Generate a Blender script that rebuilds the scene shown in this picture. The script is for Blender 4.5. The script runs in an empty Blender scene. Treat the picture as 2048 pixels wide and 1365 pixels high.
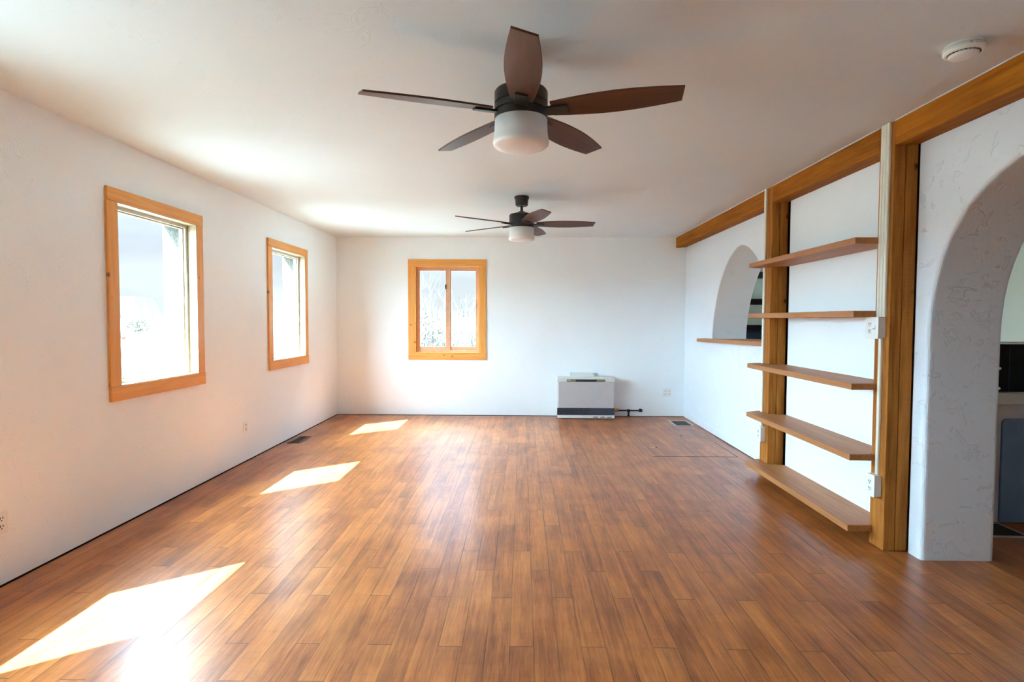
import bpy, bmesh, math, random
from math import pi, sin, cos
from mathutils import Vector, Matrix
from mathutils.geometry import tessellate_polygon
random.seed(7)
C = bpy.context.scene.collection
sc = bpy.context.scene

# ------------------------------------------------------------------ camera
cd = bpy.data.cameras.new('camera'); cam = bpy.data.objects.new('camera', cd); C.objects.link(cam)
sc.camera = cam
cd.sensor_fit = 'HORIZONTAL'; cd.sensor_width = 36.0
cd.lens = 1106.25 * 36.0 / 2048.0
cd.clip_start = 0.05; cd.clip_end = 9000
pitch, roll, yaw, CZ = 0.0386, 0.00305, -0.01902, 1.3219
fw = Vector((sin(yaw)*cos(pitch), cos(yaw)*cos(pitch), -sin(pitch)))
rt = Vector((cos(yaw), -sin(yaw), 0)); up = rt.cross(fw)
r2 = rt*cos(roll) + up*sin(roll); u2 = -rt*sin(roll) + up*cos(roll)
M = Matrix((r2, u2, -fw)).transposed().to_4x4(); M.translation = (0, 0, CZ)
cam.matrix_world = M

# ------------------------------------------------------------------ view
vs = sc.view_settings
sc.display_settings.display_device = 'sRGB'
vs.view_transform = 'Standard'; vs.look = 'None'; vs.gamma = 1.0; vs.use_curve_mapping = False
vs.exposure = 2.02
sc.cycles.max_bounces = 14; sc.cycles.diffuse_bounces = 10; sc.cycles.glossy_bounces = 4
sc.cycles.transparent_max_bounces = 16; sc.cycles.sample_clamp_indirect = 12.0
sc.cycles.use_denoising = True
sc.cycles.caustics_reflective = False; sc.cycles.caustics_refractive = False

# ------------------------------------------------------------------ world sky
SKY_STRENGTH = 2.2
w = bpy.data.worlds.new('sky'); sc.world = w; w.use_nodes = True
nt = w.node_tree; nt.nodes.clear(); L = nt.links.new
tc = nt.nodes.new('ShaderNodeTexCoord'); sx = nt.nodes.new('ShaderNodeSeparateXYZ'); L(tc.outputs['Generated'], sx.inputs[0])
rp = nt.nodes.new('ShaderNodeValToRGB'); L(sx.outputs['Z'], rp.inputs[0])
els = rp.color_ramp.elements
els[0].position = 0.0; els[0].color = (.0222, .0235, .0246, 1)
els[1].position = 1.0; els[1].color = (.66, 1.0, 1.35, 1)
for pos, col in ((.05, (.0208, .0228, .0248, 1)), (.15, (.0183, .0209, .0247, 1)), (.26, (.033, .041, .054, 1)), (.34, (.14, .19, .27, 1)), (.48, (.17, .24, .34, 1)), (.68, (.62, .95, 1.28, 1))):
    e = els.new(pos); e.color = col
ns = nt.nodes.new('ShaderNodeTexNoise'); ns.inputs['Scale'].default_value = 3.0; ns.inputs['Detail'].default_value = 6
mp = nt.nodes.new('ShaderNodeMapping'); mp.inputs['Scale'].default_value = (1, 1, 5); L(tc.outputs['Generated'], mp.inputs[0]); L(mp.outputs[0], ns.inputs['Vector'])
mr = nt.nodes.new('ShaderNodeMapRange'); mr.inputs[1].default_value = .45; mr.inputs[2].default_value = .75; mr.inputs[3].default_value = 0.95; mr.inputs[4].default_value = 1.25
L(ns.outputs[0], mr.inputs[0])
vm = nt.nodes.new('ShaderNodeVectorMath'); vm.operation = 'SCALE'; L(rp.outputs[0], vm.inputs[0]); L(mr.outputs[0], vm.inputs['Scale'])
# broad bright lobe on the sun's side, added to help fill the room
dt = nt.nodes.new('ShaderNodeVectorMath'); dt.operation = 'DOT_PRODUCT'; L(tc.outputs['Generated'], dt.inputs[0]); dt.inputs[1].default_value = (-.4933, -.3749, .7843)
ra = nt.nodes.new('ShaderNodeValToRGB'); L(dt.outputs['Value'], ra.inputs[0]); ea = ra.color_ramp.elements
ea[0].position = .12; ea[0].color = (0, 0, 0, 1); ea[1].position = 1.0; ea[1].color = (.85, 1.28, 1.6, 1)
for pos, col in ((.30, (.56, .85, 1.08, 1)), (.65, (.76, 1.16, 1.48, 1))):
    e = ea.new(pos); e.color = col
va_ = nt.nodes.new('ShaderNodeVectorMath'); va_.operation = 'ADD'; L(vm.outputs[0], va_.inputs[0]); L(ra.outputs[0], va_.inputs[1])
vm = va_
bg = nt.nodes.new('ShaderNodeBackground'); bg.inputs['Strength'].default_value = 5.0 * SKY_STRENGTH; L(vm.outputs[0], bg.inputs['Color'])
ow = nt.nodes.new('ShaderNodeOutputWorld'); L(bg.outputs[0], ow.inputs['Surface'])

# ------------------------------------------------------------------ sun
SUN = Vector((1, .76, -1.59)).normalized()
sd = bpy.data.lights.new('sun', 'SUN'); so = bpy.data.objects.new('sun', sd); C.objects.link(so)
sd.energy = 26.0; sd.angle = math.radians(.5); sd.color = (.88, 1.035, 1.24)
so.rotation_euler = SUN.to_track_quat('-Z', 'Y').to_euler()

# ================================================================== materials
def newmat(name):
    m = bpy.data.materials.new(name); m.use_nodes = True
    t = m.node_tree; b = t.nodes['Principled BSDF']
    return m, t, b
def N(t, kind, **kw):
    n = t.nodes.new(kind)
    for k, v in kw.items():
        if k in n.inputs: n.inputs[k].default_value = v
        else: setattr(n, k, v)
    return n
def mixc(t, fac, a, b, mode='MIX'):
    n = t.nodes.new('ShaderNodeMix'); n.data_type = 'RGBA'; n.blend_type = mode
    for s, v in ((n.inputs[0], fac), (n.inputs[6], a), (n.inputs[7], b)):
        if isinstance(v, (int, float)): s.default_value = v
        elif isinstance(v, tuple): s.default_value = v
        else: t.links.new(v, s)
    return n.outputs[2]
def math_(t, op, a, b=None, c=None):
    n = t.nodes.new('ShaderNodeMath'); n.operation = op
    for i, v in enumerate((a, b, c)):
        if v is None: continue
        if isinstance(v, (int, float)): n.inputs[i].default_value = v
        else: t.links.new(v, n.inputs[i])
    return n.outputs[0]
def ramp(t, src, stops):
    n = t.nodes.new('ShaderNodeValToRGB'); t.links.new(src, n.inputs[0]); e = n.color_ramp.elements
    for i, (p, c) in enumerate(stops):
        if not isinstance(c, tuple): c = (c, c, c, 1)
        if i < 2: e[i].position = p; e[i].color = c
        else: k = e.new(p); k.color = c
    return n.outputs[0]
def c4(c): return (c[0], c[1], c[2], 1)
def plain(name, col, rough=.5, metal=0.0, spec=.5, var=.06, scale=14, bump=0.0, bscale=80, coat=0.0):
    m, t, b = newmat(name)
    co = N(t, 'ShaderNodeTexCoord')
    no = N(t, 'ShaderNodeTexNoise', Scale=scale, Detail=5.0); t.links.new(co.outputs['Object'], no.inputs['Vector'])
    d = tuple(max(0, c*(1-var)) for c in col); l = tuple(min(1, c*(1+var)) for c in col)
    t.links.new(ramp(t, no.outputs[0], [(.35, c4(d)), (.65, c4(l))]), b.inputs['Base Color'])
    b.inputs['Roughness'].default_value = rough; b.inputs['Metallic'].default_value = metal
    b.inputs['Specular IOR Level'].default_value = spec; b.inputs['Coat Weight'].default_value = coat
    if bump:
        n2 = N(t, 'ShaderNodeTexNoise', Scale=bscale, Detail=6.0, Roughness=.6); t.links.new(co.outputs['Object'], n2.inputs['Vector'])
        bp = N(t, 'ShaderNodeBump', Strength=1.0, Distance=bump); t.links.new(n2.outputs[0], bp.inputs['Height']); t.links.new(bp.outputs[0], b.inputs['Normal'])
    return m
def plaster(name, col, bump=.0015, skip=.002, rough=.75):
    """painted plaster: soft unevenness plus trowel ridges"""
    m, t, b = newmat(name)
    co = N(t, 'ShaderNodeTexCoord')
    n1 = N(t, 'ShaderNodeTexNoise', Scale=1.3, Detail=3.0); t.links.new(co.outputs['Object'], n1.inputs['Vector'])
    d = tuple(c*.965 for c in col)
    t.links.new(ramp(t, n1.outputs[0], [(.3, c4(d)), (.7, c4(col))]), b.inputs['Base Color'])
    n2 = N(t, 'ShaderNodeTexNoise', Scale=45.0, Detail=6.0, Roughness=.6); t.links.new(co.outputs['Object'], n2.inputs['Vector'])
    n3 = N(t, 'ShaderNodeTexNoise', Scale=11.0, Detail=4.0, Distortion=1.2); t.links.new(co.outputs['Object'], n3.inputs['Vector'])
    rid = ramp(t, n3.outputs[0], [(.60, 0.0), (.64, 1.0), (.70, 0.0)])
    b1 = N(t, 'ShaderNodeBump', Strength=1.0, Distance=bump); t.links.new(n2.outputs[0], b1.inputs['Height'])
    b2 = N(t, 'ShaderNodeBump', Strength=1.0, Distance=skip); t.links.new(rid, b2.inputs['Height']); t.links.new(b1.outputs[0], b2.inputs['Normal'])
    t.links.new(b2.outputs[0], b.inputs['Normal'])
    b.inputs['Roughness'].default_value = rough; b.inputs['Specular IOR Level'].default_value = .3
    return m
def wood(name, dark, light, axis='y', fine=60.0, knots=1.0, rough=.5, kn_scale=5.0, bump=.0006, coat=0.0, rough_sawn=False, flat=None):
    m, t, b = newmat(name)
    co = N(t, 'ShaderNodeTexCoord')
    s = {'x': (.06, 1, 1), 'y': (1, .06, 1), 'z': (1, 1, .06)}[axis]
    mp = N(t, 'ShaderNodeMapping'); mp.inputs['Scale'].default_value = s; t.links.new(co.outputs['Object'], mp.inputs[0])
    n1 = N(t, 'ShaderNodeTexNoise', Scale=fine, Detail=6.0, Roughness=.6, Distortion=.4); t.links.new(mp.outputs[0], n1.inputs['Vector'])
    n0 = N(t, 'ShaderNodeTexNoise', Scale=fine*.18, Detail=3.0, Distortion=.8); t.links.new(mp.outputs[0], n0.inputs['Vector'])
    f = math_(t, 'ADD', math_(t, 'MULTIPLY', n1.outputs[0], .5), math_(t, 'MULTIPLY', n0.outputs[0], .5))
    col = ramp(t, f, [(.36, c4(dark)), (.62, c4(light))])
    if knots:
        s2 = {'x': (.6, 1, 1), 'y': (1, .6, 1), 'z': (1, 1, .6)}[axis]
        if flat is not None: s2 = tuple(0 if i == flat else v for i, v in enumerate(s2))
        m2 = N(t, 'ShaderNodeMapping'); m2.inputs['Scale'].default_value = s2; t.links.new(co.outputs['Object'], m2.inputs[0])
        v = N(t, 'ShaderNodeTexVoronoi', Scale=kn_scale); t.links.new(m2.outputs[0], v.inputs['Vector'])
        rr = .045*knots*kn_scale/5
        kd = tuple(c*.28 for c in dark)
        col = mixc(t, ramp(t, v.outputs['Distance'], [(rr*.6, 1.0), (rr*1.8, 0.0)]), col, c4(kd))
    t.links.new(col, b.inputs['Base Color'])
    b.inputs['Roughness'].default_value = rough; b.inputs['Coat Weight'].default_value = coat; b.inputs['Coat Roughness'].default_value = .2
    b.inputs['Specular IOR Level'].default_value = .14 if rough_sawn else .35
    h = n1.outputs[0]
    if rough_sawn:
        s3 = {'x': (1, .05, .05), 'y': (.05, 1, .05), 'z': (.05, .05, 1)}[axis]
        m3 = N(t, 'ShaderNodeMapping'); m3.inputs['Scale'].default_value = s3; t.links.new(co.outputs['Object'], m3.inputs[0])
        n3 = N(t, 'ShaderNodeTexNoise', Scale=110.0, Detail=2.0); t.links.new(m3.outputs[0], n3.inputs['Vector'])
        h = math_(t, 'ADD', h, n3.outputs[0])
    bp = N(t, 'ShaderNodeBump', Strength=1.0, Distance=bump); t.links.new(h, bp.inputs['Height']); t.links.new(bp.outputs[0], b.inputs['Normal'])
    return m

def floor_mat(name, x0=-.047, W=.0965, LEN=.925):
    m, t, b = newmat(name)
    co = N(t, 'ShaderNodeTexCoord'); sp = N(t, 'ShaderNodeSeparateXYZ'); t.links.new(co.outputs['Object'], sp.inputs[0])
    X, Y = sp.outputs[0], sp.outputs[1]
    u = math_(t, 'DIVIDE', math_(t, 'SUBTRACT', X, x0), W)
    col = math_(t, 'FLOOR', u)
    fu = math_(t, 'SUBTRACT', u, col)
    k = math_(t, 'FLOORED_MODULO', col, 3.0)
    # joints: k=0 at 2.187, k=1 at 2.873, k=2 at 2.583
    off = math_(t, 'ADD', math_(t, 'MULTIPLY', math_(t, 'COMPARE', k, 1.0, .1), .686), math_(t, 'MULTIPLY', math_(t, 'COMPARE', k, 2.0, .1), .396))
    wn = N(t, 'ShaderNodeTexWhiteNoise', noise_dimensions='1D'); t.links.new(col, wn.inputs['W'])
    jit = math_(t, 'MULTIPLY', math_(t, 'SUBTRACT', wn.outputs[0], .5), .012)
    v = math_(t, 'DIVIDE', math_(t, 'SUBTRACT', math_(t, 'SUBTRACT', Y, 2.187), math_(t, 'ADD', off, jit)), LEN)
    row = math_(t, 'FLOOR', v); fv = math_(t, 'SUBTRACT', v, row)
    cb = N(t, 'ShaderNodeCombineXYZ'); t.links.new(col, cb.inputs[0]); t.links.new(row, cb.inputs[1])
    wp = N(t, 'ShaderNodeTexWhiteNoise', noise_dimensions='3D'); t.links.new(cb.outputs[0], wp.inputs['Vector'])
    pr = wp.outputs[0]
    # seam masks
    du = math_(t, 'MULTIPLY', math_(t, 'MINIMUM', fu, math_(t, 'SUBTRACT', 1.0, fu)), W)
    dv = math_(t, 'MULTIPLY', math_(t, 'MINIMUM', fv, math_(t, 'SUBTRACT', 1.0, fv)), LEN)
    su = ramp(t, du, [(.0008, 1.0), (.0023, 0.0)]); sv = ramp(t, dv, [(.0012, 1.0), (.0034, 0.0)])
    # seam darkness varies along the board
    ng = N(t, 'ShaderNodeTexNoise', Scale=2.2, Detail=3.0); t.links.new(co.outputs['Object'], ng.inputs['Vector'])
    sg = ramp(t, ng.outputs[0], [(.38, .35), (.6, 1.0)])
    seam = math_(t, 'MAXIMUM', math_(t, 'MULTIPLY', su, sg), sv)
    # grain
    sh = N(t, 'ShaderNodeCombineXYZ'); t.links.new(math_(t, 'MULTIPLY', pr, 7.0), sh.inputs[0]); t.links.new(math_(t, 'MULTIPLY', pr, 31.0), sh.inputs[1])
    va = N(t, 'ShaderNodeVectorMath', operation='ADD'); t.links.new(co.outputs['Object'], va.inputs[0]); t.links.new(sh.outputs[0], va.inputs[1])
    mp = N(t, 'ShaderNodeMapping'); mp.inputs['Scale'].default_value = (1, .045, 1); t.links.new(va.outputs[0], mp.inputs[0])
    g1 = N(t, 'ShaderNodeTexNoise', Scale=150.0, Detail=6.0, Roughness=.65, Distortion=.3); t.links.new(mp.outputs[0], g1.inputs['Vector'])
    g2 = N(t, 'ShaderNodeTexNoise', Scale=28.0, Detail=4.0, Distortion=.6); t.links.new(mp.outputs[0], g2.inputs['Vector'])
    bl = N(t, 'ShaderNodeTexNoise', Scale=2.6, Detail=5.0, Roughness=.6); t.links.new(co.outputs['Object'], bl.inputs['Vector'])
    f = math_(t, 'ADD', math_(t, 'MULTIPLY', g1.outputs[0], .40), math_(t, 'MULTIPLY', g2.outputs[0], .36))
    f = math_(t, 'ADD', f, math_(t, 'MULTIPLY', pr, .10)); f = math_(t, 'ADD', f, math_(t, 'MULTIPLY', bl.outputs[0], .34))
    base = ramp(t, f, [(.41, (.130, .033, .010, 1)), (.54, (.33, .094, .024, 1)), (.66, (.50, .162, .038, 1)), (.78, (.63, .235, .064, 1))])
    # worn dark smudges
    mb = N(t, 'ShaderNodeMapping'); mb.inputs['Scale'].default_value = (1, .35, 1); t.links.new(va.outputs[0], mb.inputs[0])
    b3 = N(t, 'ShaderNodeTexNoise', Scale=7.0, Detail=3.0, Roughness=.5); t.links.new(mb.outputs[0], b3.inputs['Vector'])
    base = mixc(t, math_(t, 'MULTIPLY', ramp(t, b3.outputs[0], [(.45, 0.0), (.80, 1.0)]), .5), base, (.10, .030, .008, 1))
    # cross scuffs
    mc = N(t, 'ShaderNodeMapping'); mc.inputs['Scale'].default_value = (.12, 1, 1); t.links.new(va.outputs[0], mc.inputs[0])
    b4 = N(t, 'ShaderNodeTexNoise', Scale=60.0, Detail=4.0); t.links.new(mc.outputs[0], b4.inputs['Vector'])
    base = mixc(t, math_(t, 'MULTIPLY', ramp(t, b4.outputs[0], [(.58, 0.0), (.7, 1.0)]), .22), base, (.13, .05, .02, 1))
    base = mixc(t, math_(t, 'MULTIPLY', seam, .85), base, (.022, .010, .006, 1))
    t.links.new(base, b.inputs['Base Color'])
    b.inputs['Roughness'].default_value = .34
    b.inputs['Specular IOR Level'].default_value = .38
    b.inputs['Coat Weight'].default_value = .15; b.inputs['Coat Roughness'].default_value = .2
    bp = N(t, 'ShaderNodeBump', Strength=1.0, Distance=.0004); bp.invert = True
    t.links.new(math_(t, 'ADD', seam, math_(t, 'MULTIPLY', g1.outputs[0], .12)), bp.inputs['Height']); 
    n5 = N(t, 'ShaderNodeTexNoise', Scale=7.0, Detail=2.0); t.links.new(co.outputs['Object'], n5.inputs['Vector'])
    b5 = N(t, 'ShaderNodeBump', Strength=1.0, Distance=.0009); t.links.new(n5.outputs[0], b5.inputs['Height']); t.links.new(bp.outputs[0], b5.inputs['Normal'])
    t.links.new(b5.outputs[0], b.inputs['Normal'])
    return m
def glass_mat():
    m = bpy.data.materials.new('window_glass'); m.use_nodes = True; t = m.node_tree; t.nodes.clear()
    tr = N(t, 'ShaderNodeBsdfTransparent'); tr.inputs[0].default_value = (.96, .98, .97, 1)
    gl = N(t, 'ShaderNodeBsdfGlossy'); gl.inputs['Roughness'].default_value = .02
    lw = N(t, 'ShaderNodeLayerWeight'); lw.inputs[0].default_value = .5
    pw = math_(t, 'MULTIPLY_ADD', math_(t, 'POWER', lw.outputs['Facing'], 5.0), .6, .03)
    mx = N(t, 'ShaderNodeMixShader'); t.links.new(pw, mx.inputs[0]); t.links.new(tr.outputs[0], mx.inputs[1]); t.links.new(gl.outputs[0], mx.inputs[2])
    o = N(t, 'ShaderNodeOutputMaterial'); t.links.new(mx.outputs[0], o.inputs[0])
    return m

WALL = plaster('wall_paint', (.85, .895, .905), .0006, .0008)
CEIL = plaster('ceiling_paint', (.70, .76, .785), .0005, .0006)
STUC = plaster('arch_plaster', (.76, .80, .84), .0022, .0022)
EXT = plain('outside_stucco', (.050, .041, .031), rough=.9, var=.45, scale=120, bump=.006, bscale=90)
KWALL = plaster('kitchen_paint', (.74, .76, .64), .0006, .001)
FLOOR = floor_mat('plank_floor')
DARK = plain('subfloor_gap', (.012, .010, .012), rough=.9)  # near-black for the subfloor and for the painted shade under the walls
PINE = {a: wood('pine_casing_'+a, (.66, .26, .050), (.82, .39, .095), a, 40, .75, .4, 11, flat=0) for a in 'yz'}
PINEB = {a: wood('end_casing_'+a, (.66, .26, .050), (.82, .39, .095), a, 40, .75, .4, 11, flat=1) for a in 'xz'}
BEAM = {a: wood('rough_beam_'+a, (.22, .060, .002), (.46, .150, .008), a, 55, 1.1, .65, 4.5, .0022, rough_sawn=True) for a in 'yz'}
POST = wood('rough_post_z', (.25, .080, .011), (.52, .195, .035), 'z', 55, 1.1, .65, 4.5, .0022, rough_sawn=True)
SHELF = wood('shelf_board', (.34, .125, .038), (.50, .215, .075), 'y', 55, .8, .48, 4, .0006)
LINER = wood('pale_jamb_wood', (.42, .31, .18), (.54, .42, .27), 'z', 40, .6, .5, 4)
VINYL = plain('window_vinyl', (.52, .53, .50), rough=.4, var=.03)
VINYLT = plain('window_stop', (.60, .47, .24), rough=.5, var=.08)
TAN = plain('sliding_frame_tan', (.62, .36, .22), rough=.4, var=.05)
GLASS = glass_mat()
BLACKM = plain('fan_bronze', (.022, .020, .019), rough=.42, metal=.3, var=.1)
WALNUT = wood('fan_walnut', (.050, .018, .010), (.115, .045, .024), 'x', 45, 0, .42, bump=.0003)
OPAL = plain('opal_glass', (.82, .80, .78), rough=.35, var=.01)
PLAST = plain('white_plastic', (.80, .80, .76), rough=.4, var=.02)
IVORY = plain('ivory_raceway', (.74, .72, .60), rough=.42, var=.03)
SLOT = plain('dark_slot', (.02, .02, .02), rough=.6)
HEAT = plain('heater_grey', (.50, .47, .47), rough=.4, var=.02)
HEATL = plain('heater_light', (.68, .68, .66), rough=.4, var=.02)
GRILL = plain('grille_grey', (.055, .058, .085), rough=.45, var=.05)
OLIVE = plain('panel_olive', (.20, .18, .10), rough=.35, var=.05)
INK = plain('ink_mark', (.10, .10, .11), rough=.6)
IRON = plain('black_iron', (.03, .022, .02), rough=.45, metal=.5, var=.2)
BRASS = plain('brass', (.55, .35, .10), rough=.3, metal=.9)
YEL = plain('yellow_handle', (.75, .42, .02), rough=.4)
VENTD = plain('bronze_vent', (.10, .07, .055), rough=.45, metal=.5, var=.2)
VENTL = plain('pale_vent_metal', (.48, .42, .42), rough=.4, metal=.4)
BLACK = plain('black_enamel', (.006, .006, .008), spec=.12, rough=.4, var=.1)
SHBLK = plain('black_shelf', (.010, .008, .007), rough=.7, spec=.1, var=.1)
COUNT = plain('counter_cream', (.60, .60, .56), rough=.35, var=.05, scale=60)
KWHT = plain('cabinet_white', (.66, .66, .70), rough=.5, var=.03)
KBLU = plain('cabinet_blue', (.15, .26, .44), rough=.5, var=.1, scale=4)
NAVY = plain('dark_blue_enamel', (.03, .045, .09), spec=.15, rough=.5, var=.3, scale=3)
MAT = plain('black_mat', (.012, .012, .012), rough=.95, var=.3, scale=90)
def ground_mat():
    m, t, b = newmat('desert_ground')
    co = N(t, 'ShaderNodeTexCoord')
    n1 = N(t, 'ShaderNodeTexNoise', Scale=.12, Detail=8.0, Roughness=.65); t.links.new(co.outputs['Object'], n1.inputs['Vector'])
    n2 = N(t, 'ShaderNodeTexNoise', Scale=1.8, Detail=6.0, Roughness=.7); t.links.new(co.outputs['Object'], n2.inputs['Vector'])
    f = math_(t, 'ADD', math_(t, 'MULTIPLY', n1.outputs[0], .5), math_(t, 'MULTIPLY', n2.outputs[0], .5))
    t.links.new(ramp(t, f, [(.38, (.075, .08, .06, 1)), (.48, (.14, .142, .12, 1)), (.62, (.22, .222, .205, 1))]), b.inputs['Base Color'])
    b.inputs['Roughness'].default_value = .95; b.inputs['Specular IOR Level'].default_value = .1
    return m
GROUND = ground_mat()
HILLS = plain('hazy_mountain', (.0165, .0150, .0155), rough=1, spec=0, var=.05, scale=.002)
TWIG = plain('grey_twig', (.026, .019, .014), rough=.9, var=.2)
TWIGW = plain('bleached_twig', (.07, .055, .040), rough=.9, var=.2)
LEAF = plain('sage_leaf', (.038, .031, .013), rough=.8, var=.3)
LEAFY = plain('dry_grass_leaf', (.050, .038, .018), rough=.8, var=.3)
ROCK = plain('pale_tarp', (.035, .040, .052), rough=.8, var=.15, scale=1.5)
ROCKD = plain('grey_blue_tarp', (.020, .023, .029), rough=.8, var=.2, scale=1)
RUST = plain('rust_orange', (.10, .03, .01), rough=.7)

# ================================================================== geometry helpers
def link(name, bm, mat, parent=None, loc=None, smooth=False, bevel=0, seg=2, ang=40):
    """bm is in world coordinates; stored relative to the parent's origin"""
    me = bpy.data.meshes.new(name)
    bmesh.ops.recalc_face_normals(bm, faces=bm.faces)
    org = Vector((0, 0, 0))
    if parent is not None: org = abspos(parent)
    if loc is not None: org = Vector(loc)
    if org.length: bmesh.ops.translate(bm, verts=bm.verts, vec=-org)
    bm.to_mesh(me); bm.free()
    if smooth:
        for p in me.polygons: p.use_smooth = True
    me.materials.append(mat)
    o = bpy.data.objects.new(name, me); C.objects.link(o)
    if parent is not None:
        o.parent = parent
        if loc is not None: o.location = Vector(loc) - abspos(parent)
    elif loc is not None: o.location = loc
    if bevel:
        b = o.modifiers.new('bevel', 'BEVEL'); b.width = bevel; b.segments = seg; b.limit_method = 'ANGLE'; b.angle_limit = math.radians(ang)
        b.harden_normals = False
    return o
def abspos(o):
    p = Vector(o.location); q = o.parent
    while q is not None: p += Vector(q.location); q = q.parent
    return p
def tag(o, label, cat, group=None, kind=None):
    o['label'] = label; o['category'] = cat
    if group: o['group'] = group
    if kind: o['kind'] = kind
    return o
def thing(name, loc, label, cat, group=None, kind=None):
    o = bpy.data.objects.new(name, None); C.objects.link(o); o.location = loc; o.empty_display_size = .1
    return tag(o, label, cat, group, kind)
def box(bm, x0, x1, y0, y1, z0, z1):
    v = [bm.verts.new((x, y, z)) for x in (x0, x1) for y in (y0, y1) for z in (z0, z1)]
    for f in ((0, 1, 3, 2), (4, 6, 7, 5), (0, 4, 5, 1), (2, 3, 7, 6), (0, 2, 6, 4), (1, 5, 7, 3)):
        bm.faces.new([v[i] for i in f])
    return v
def B(*a):
    bm = bmesh.new(); box(bm, *a); return bm
def slab(loops, a, b, to3):
    """extrude a 2-D outline (first loop) with holes (other loops) from a to b; to3(u,v,w)->xyz"""
    bm = bmesh.new()
    tris = tessellate_polygon([[Vector((p[0], p[1], 0)) for p in lp] for lp in loops])
    flat = [p for lp in loops for p in lp]
    A = [bm.verts.new(to3(p[0], p[1], a)) for p in flat]; Bv = [bm.verts.new(to3(p[0], p[1], b)) for p in flat]
    for t in tris:
        try:
            bm.faces.new([A[i] for i in t]); bm.faces.new([Bv[i] for i in reversed(t)])
        except ValueError: pass
    k = 0
    for lp in loops:
        n = len(lp)
        for i in range(n):
            j = (i+1) % n
            bm.faces.new([A[k+i], A[k+j], Bv[k+j], Bv[k+i]])
        k += n
    bmesh.ops.recalc_face_normals(bm, faces=bm.faces)
    bmesh.ops.dissolve_limit(bm, angle_limit=.002, verts=bm.verts, edges=bm.edges)
    return bm
def gridwall(u0, u1, v0, v1, holes, a, b, to3):
    """flat wall with rectangular openings (u0,u1,v0,v1), one clean closed mesh"""
    U = sorted({u0, u1, *[h[0] for h in holes], *[h[1] for h in holes]}); V = sorted({v0, v1, *[max(v0, h[2]) for h in holes], *[min(v1, h[3]) for h in holes]})
    solid = lambda i, j: 0 <= i < len(U)-1 and 0 <= j < len(V)-1 and not any(h[0] < (U[i]+U[i+1])/2 < h[1] and h[2] < (V[j]+V[j+1])/2 < h[3] for h in holes)
    bm = bmesh.new(); vc = {}
    def vt(i, j, w):
        if (i, j, w) not in vc: vc[(i, j, w)] = bm.verts.new(to3(U[i], V[j], w))
        return vc[(i, j, w)]
    for i in range(len(U)-1):
        for j in range(len(V)-1):
            if not solid(i, j): continue
            for w in (a, b): bm.faces.new([vt(i, j, w), vt(i+1, j, w), vt(i+1, j+1, w), vt(i, j+1, w)])
            for (di, dj, e0, e1) in ((-1, 0, (i, j), (i, j+1)), (1, 0, (i+1, j), (i+1, j+1)), (0, -1, (i, j), (i+1, j)), (0, 1, (i, j+1), (i+1, j+1))):
                if not solid(i+di, j+dj): bm.faces.new([vt(*e0, a), vt(*e1, a), vt(*e1, b), vt(*e0, b)])
    bmesh.ops.recalc_face_normals(bm, faces=bm.faces)
    return bm
XW = lambda u, v, w: (w, u, v)      # profile in y,z, thickness in x
YW = lambda u, v, w: (u, w, v)      # profile in x,z, thickness in y
ZW = lambda u, v, w: (u, v, w)      # profile in x,y, thickness in z
def rect(u0, u1, v0, v1): return [(u0, v0), (u1, v0), (u1, v1), (u0, v1)]
def rrect(u0, u1, v0, v1, r, n=5, corners=(1, 1, 1, 1)):
    pts = []
    for (cu, cv, a0, on) in ((u1-r, v1-r, 0, corners[0]), (u0+r, v1-r, 90, corners[1]), (u0+r, v0+r, 180, corners[2]), (u1-r, v0+r, 270, corners[3])):
        if on:
            for i in range(n+1):
                a = math.radians(a0 + 90*i/n); pts.append((cu + r*cos(a), cv + r*sin(a)))
        else:
            a = math.radians(a0+45); pts.append((cu + r*(1 if cos(a) > 0 else -1), cv + r*(1 if sin(a) > 0 else -1)))
    return pts
def lathe(bm, prof, cx, cy, n=48, cap=True):
    rings = []
    for r, z in prof:
        rings.append([bm.verts.new((cx + r*cos(2*pi*i/n), cy + r*sin(2*pi*i/n), z)) for i in range(n)])
    for a, b in zip(rings, rings[1:]):
        for i in range(n): bm.faces.new([a[i], a[(i+1) % n], b[(i+1) % n], b[i]])
    if cap:
        bm.faces.new(rings[0]); bm.faces.new(rings[-1][::-1])
    return bm
def LA(prof, cx, cy, n=48): return lathe(bmesh.new(), prof, cx, cy, n)
def tube(bm, p0, p1, r0, r1=None, n=10):
    r1 = r0 if r1 is None else r1
    p0, p1 = Vector(p0), Vector(p1); d = (p1-p0).normalized()
    a = d.orthogonal().normalized(); b = d.cross(a)
    R0 = [bm.verts.new(p0 + (a*cos(2*pi*i/n) + b*sin(2*pi*i/n))*r0) for i in range(n)]
    R1 = [bm.verts.new(p1 + (a*cos(2*pi*i/n) + b*sin(2*pi*i/n))*r1) for i in range(n)]
    for i in range(n): bm.faces.new([R0[i], R0[(i+1) % n], R1[(i+1) % n], R1[i]])
    bm.faces.new(R0[::-1]); bm.faces.new(R1)
    return bm
def TB(*a, **k): return tube(bmesh.new(), *a, **k)
def ST(name, bm, mat, label, cat, **k):
    return tag(link(name, bm, mat, **k), label, cat, kind='structure')

# ================================================================== the room
H = 2.44; XL = -2.558; YB = 7.57; XR = 2.205; YN = -1.2; XK = 5.4
WY0, WY1, WZ0, WZ1 = 3.445, 4.29, .893, 2.052
DW = 2.145
wins = [(WY0-DW, WY1-DW), (WY0, WY1), (WY0+DW, WY1+DW)]
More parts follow.
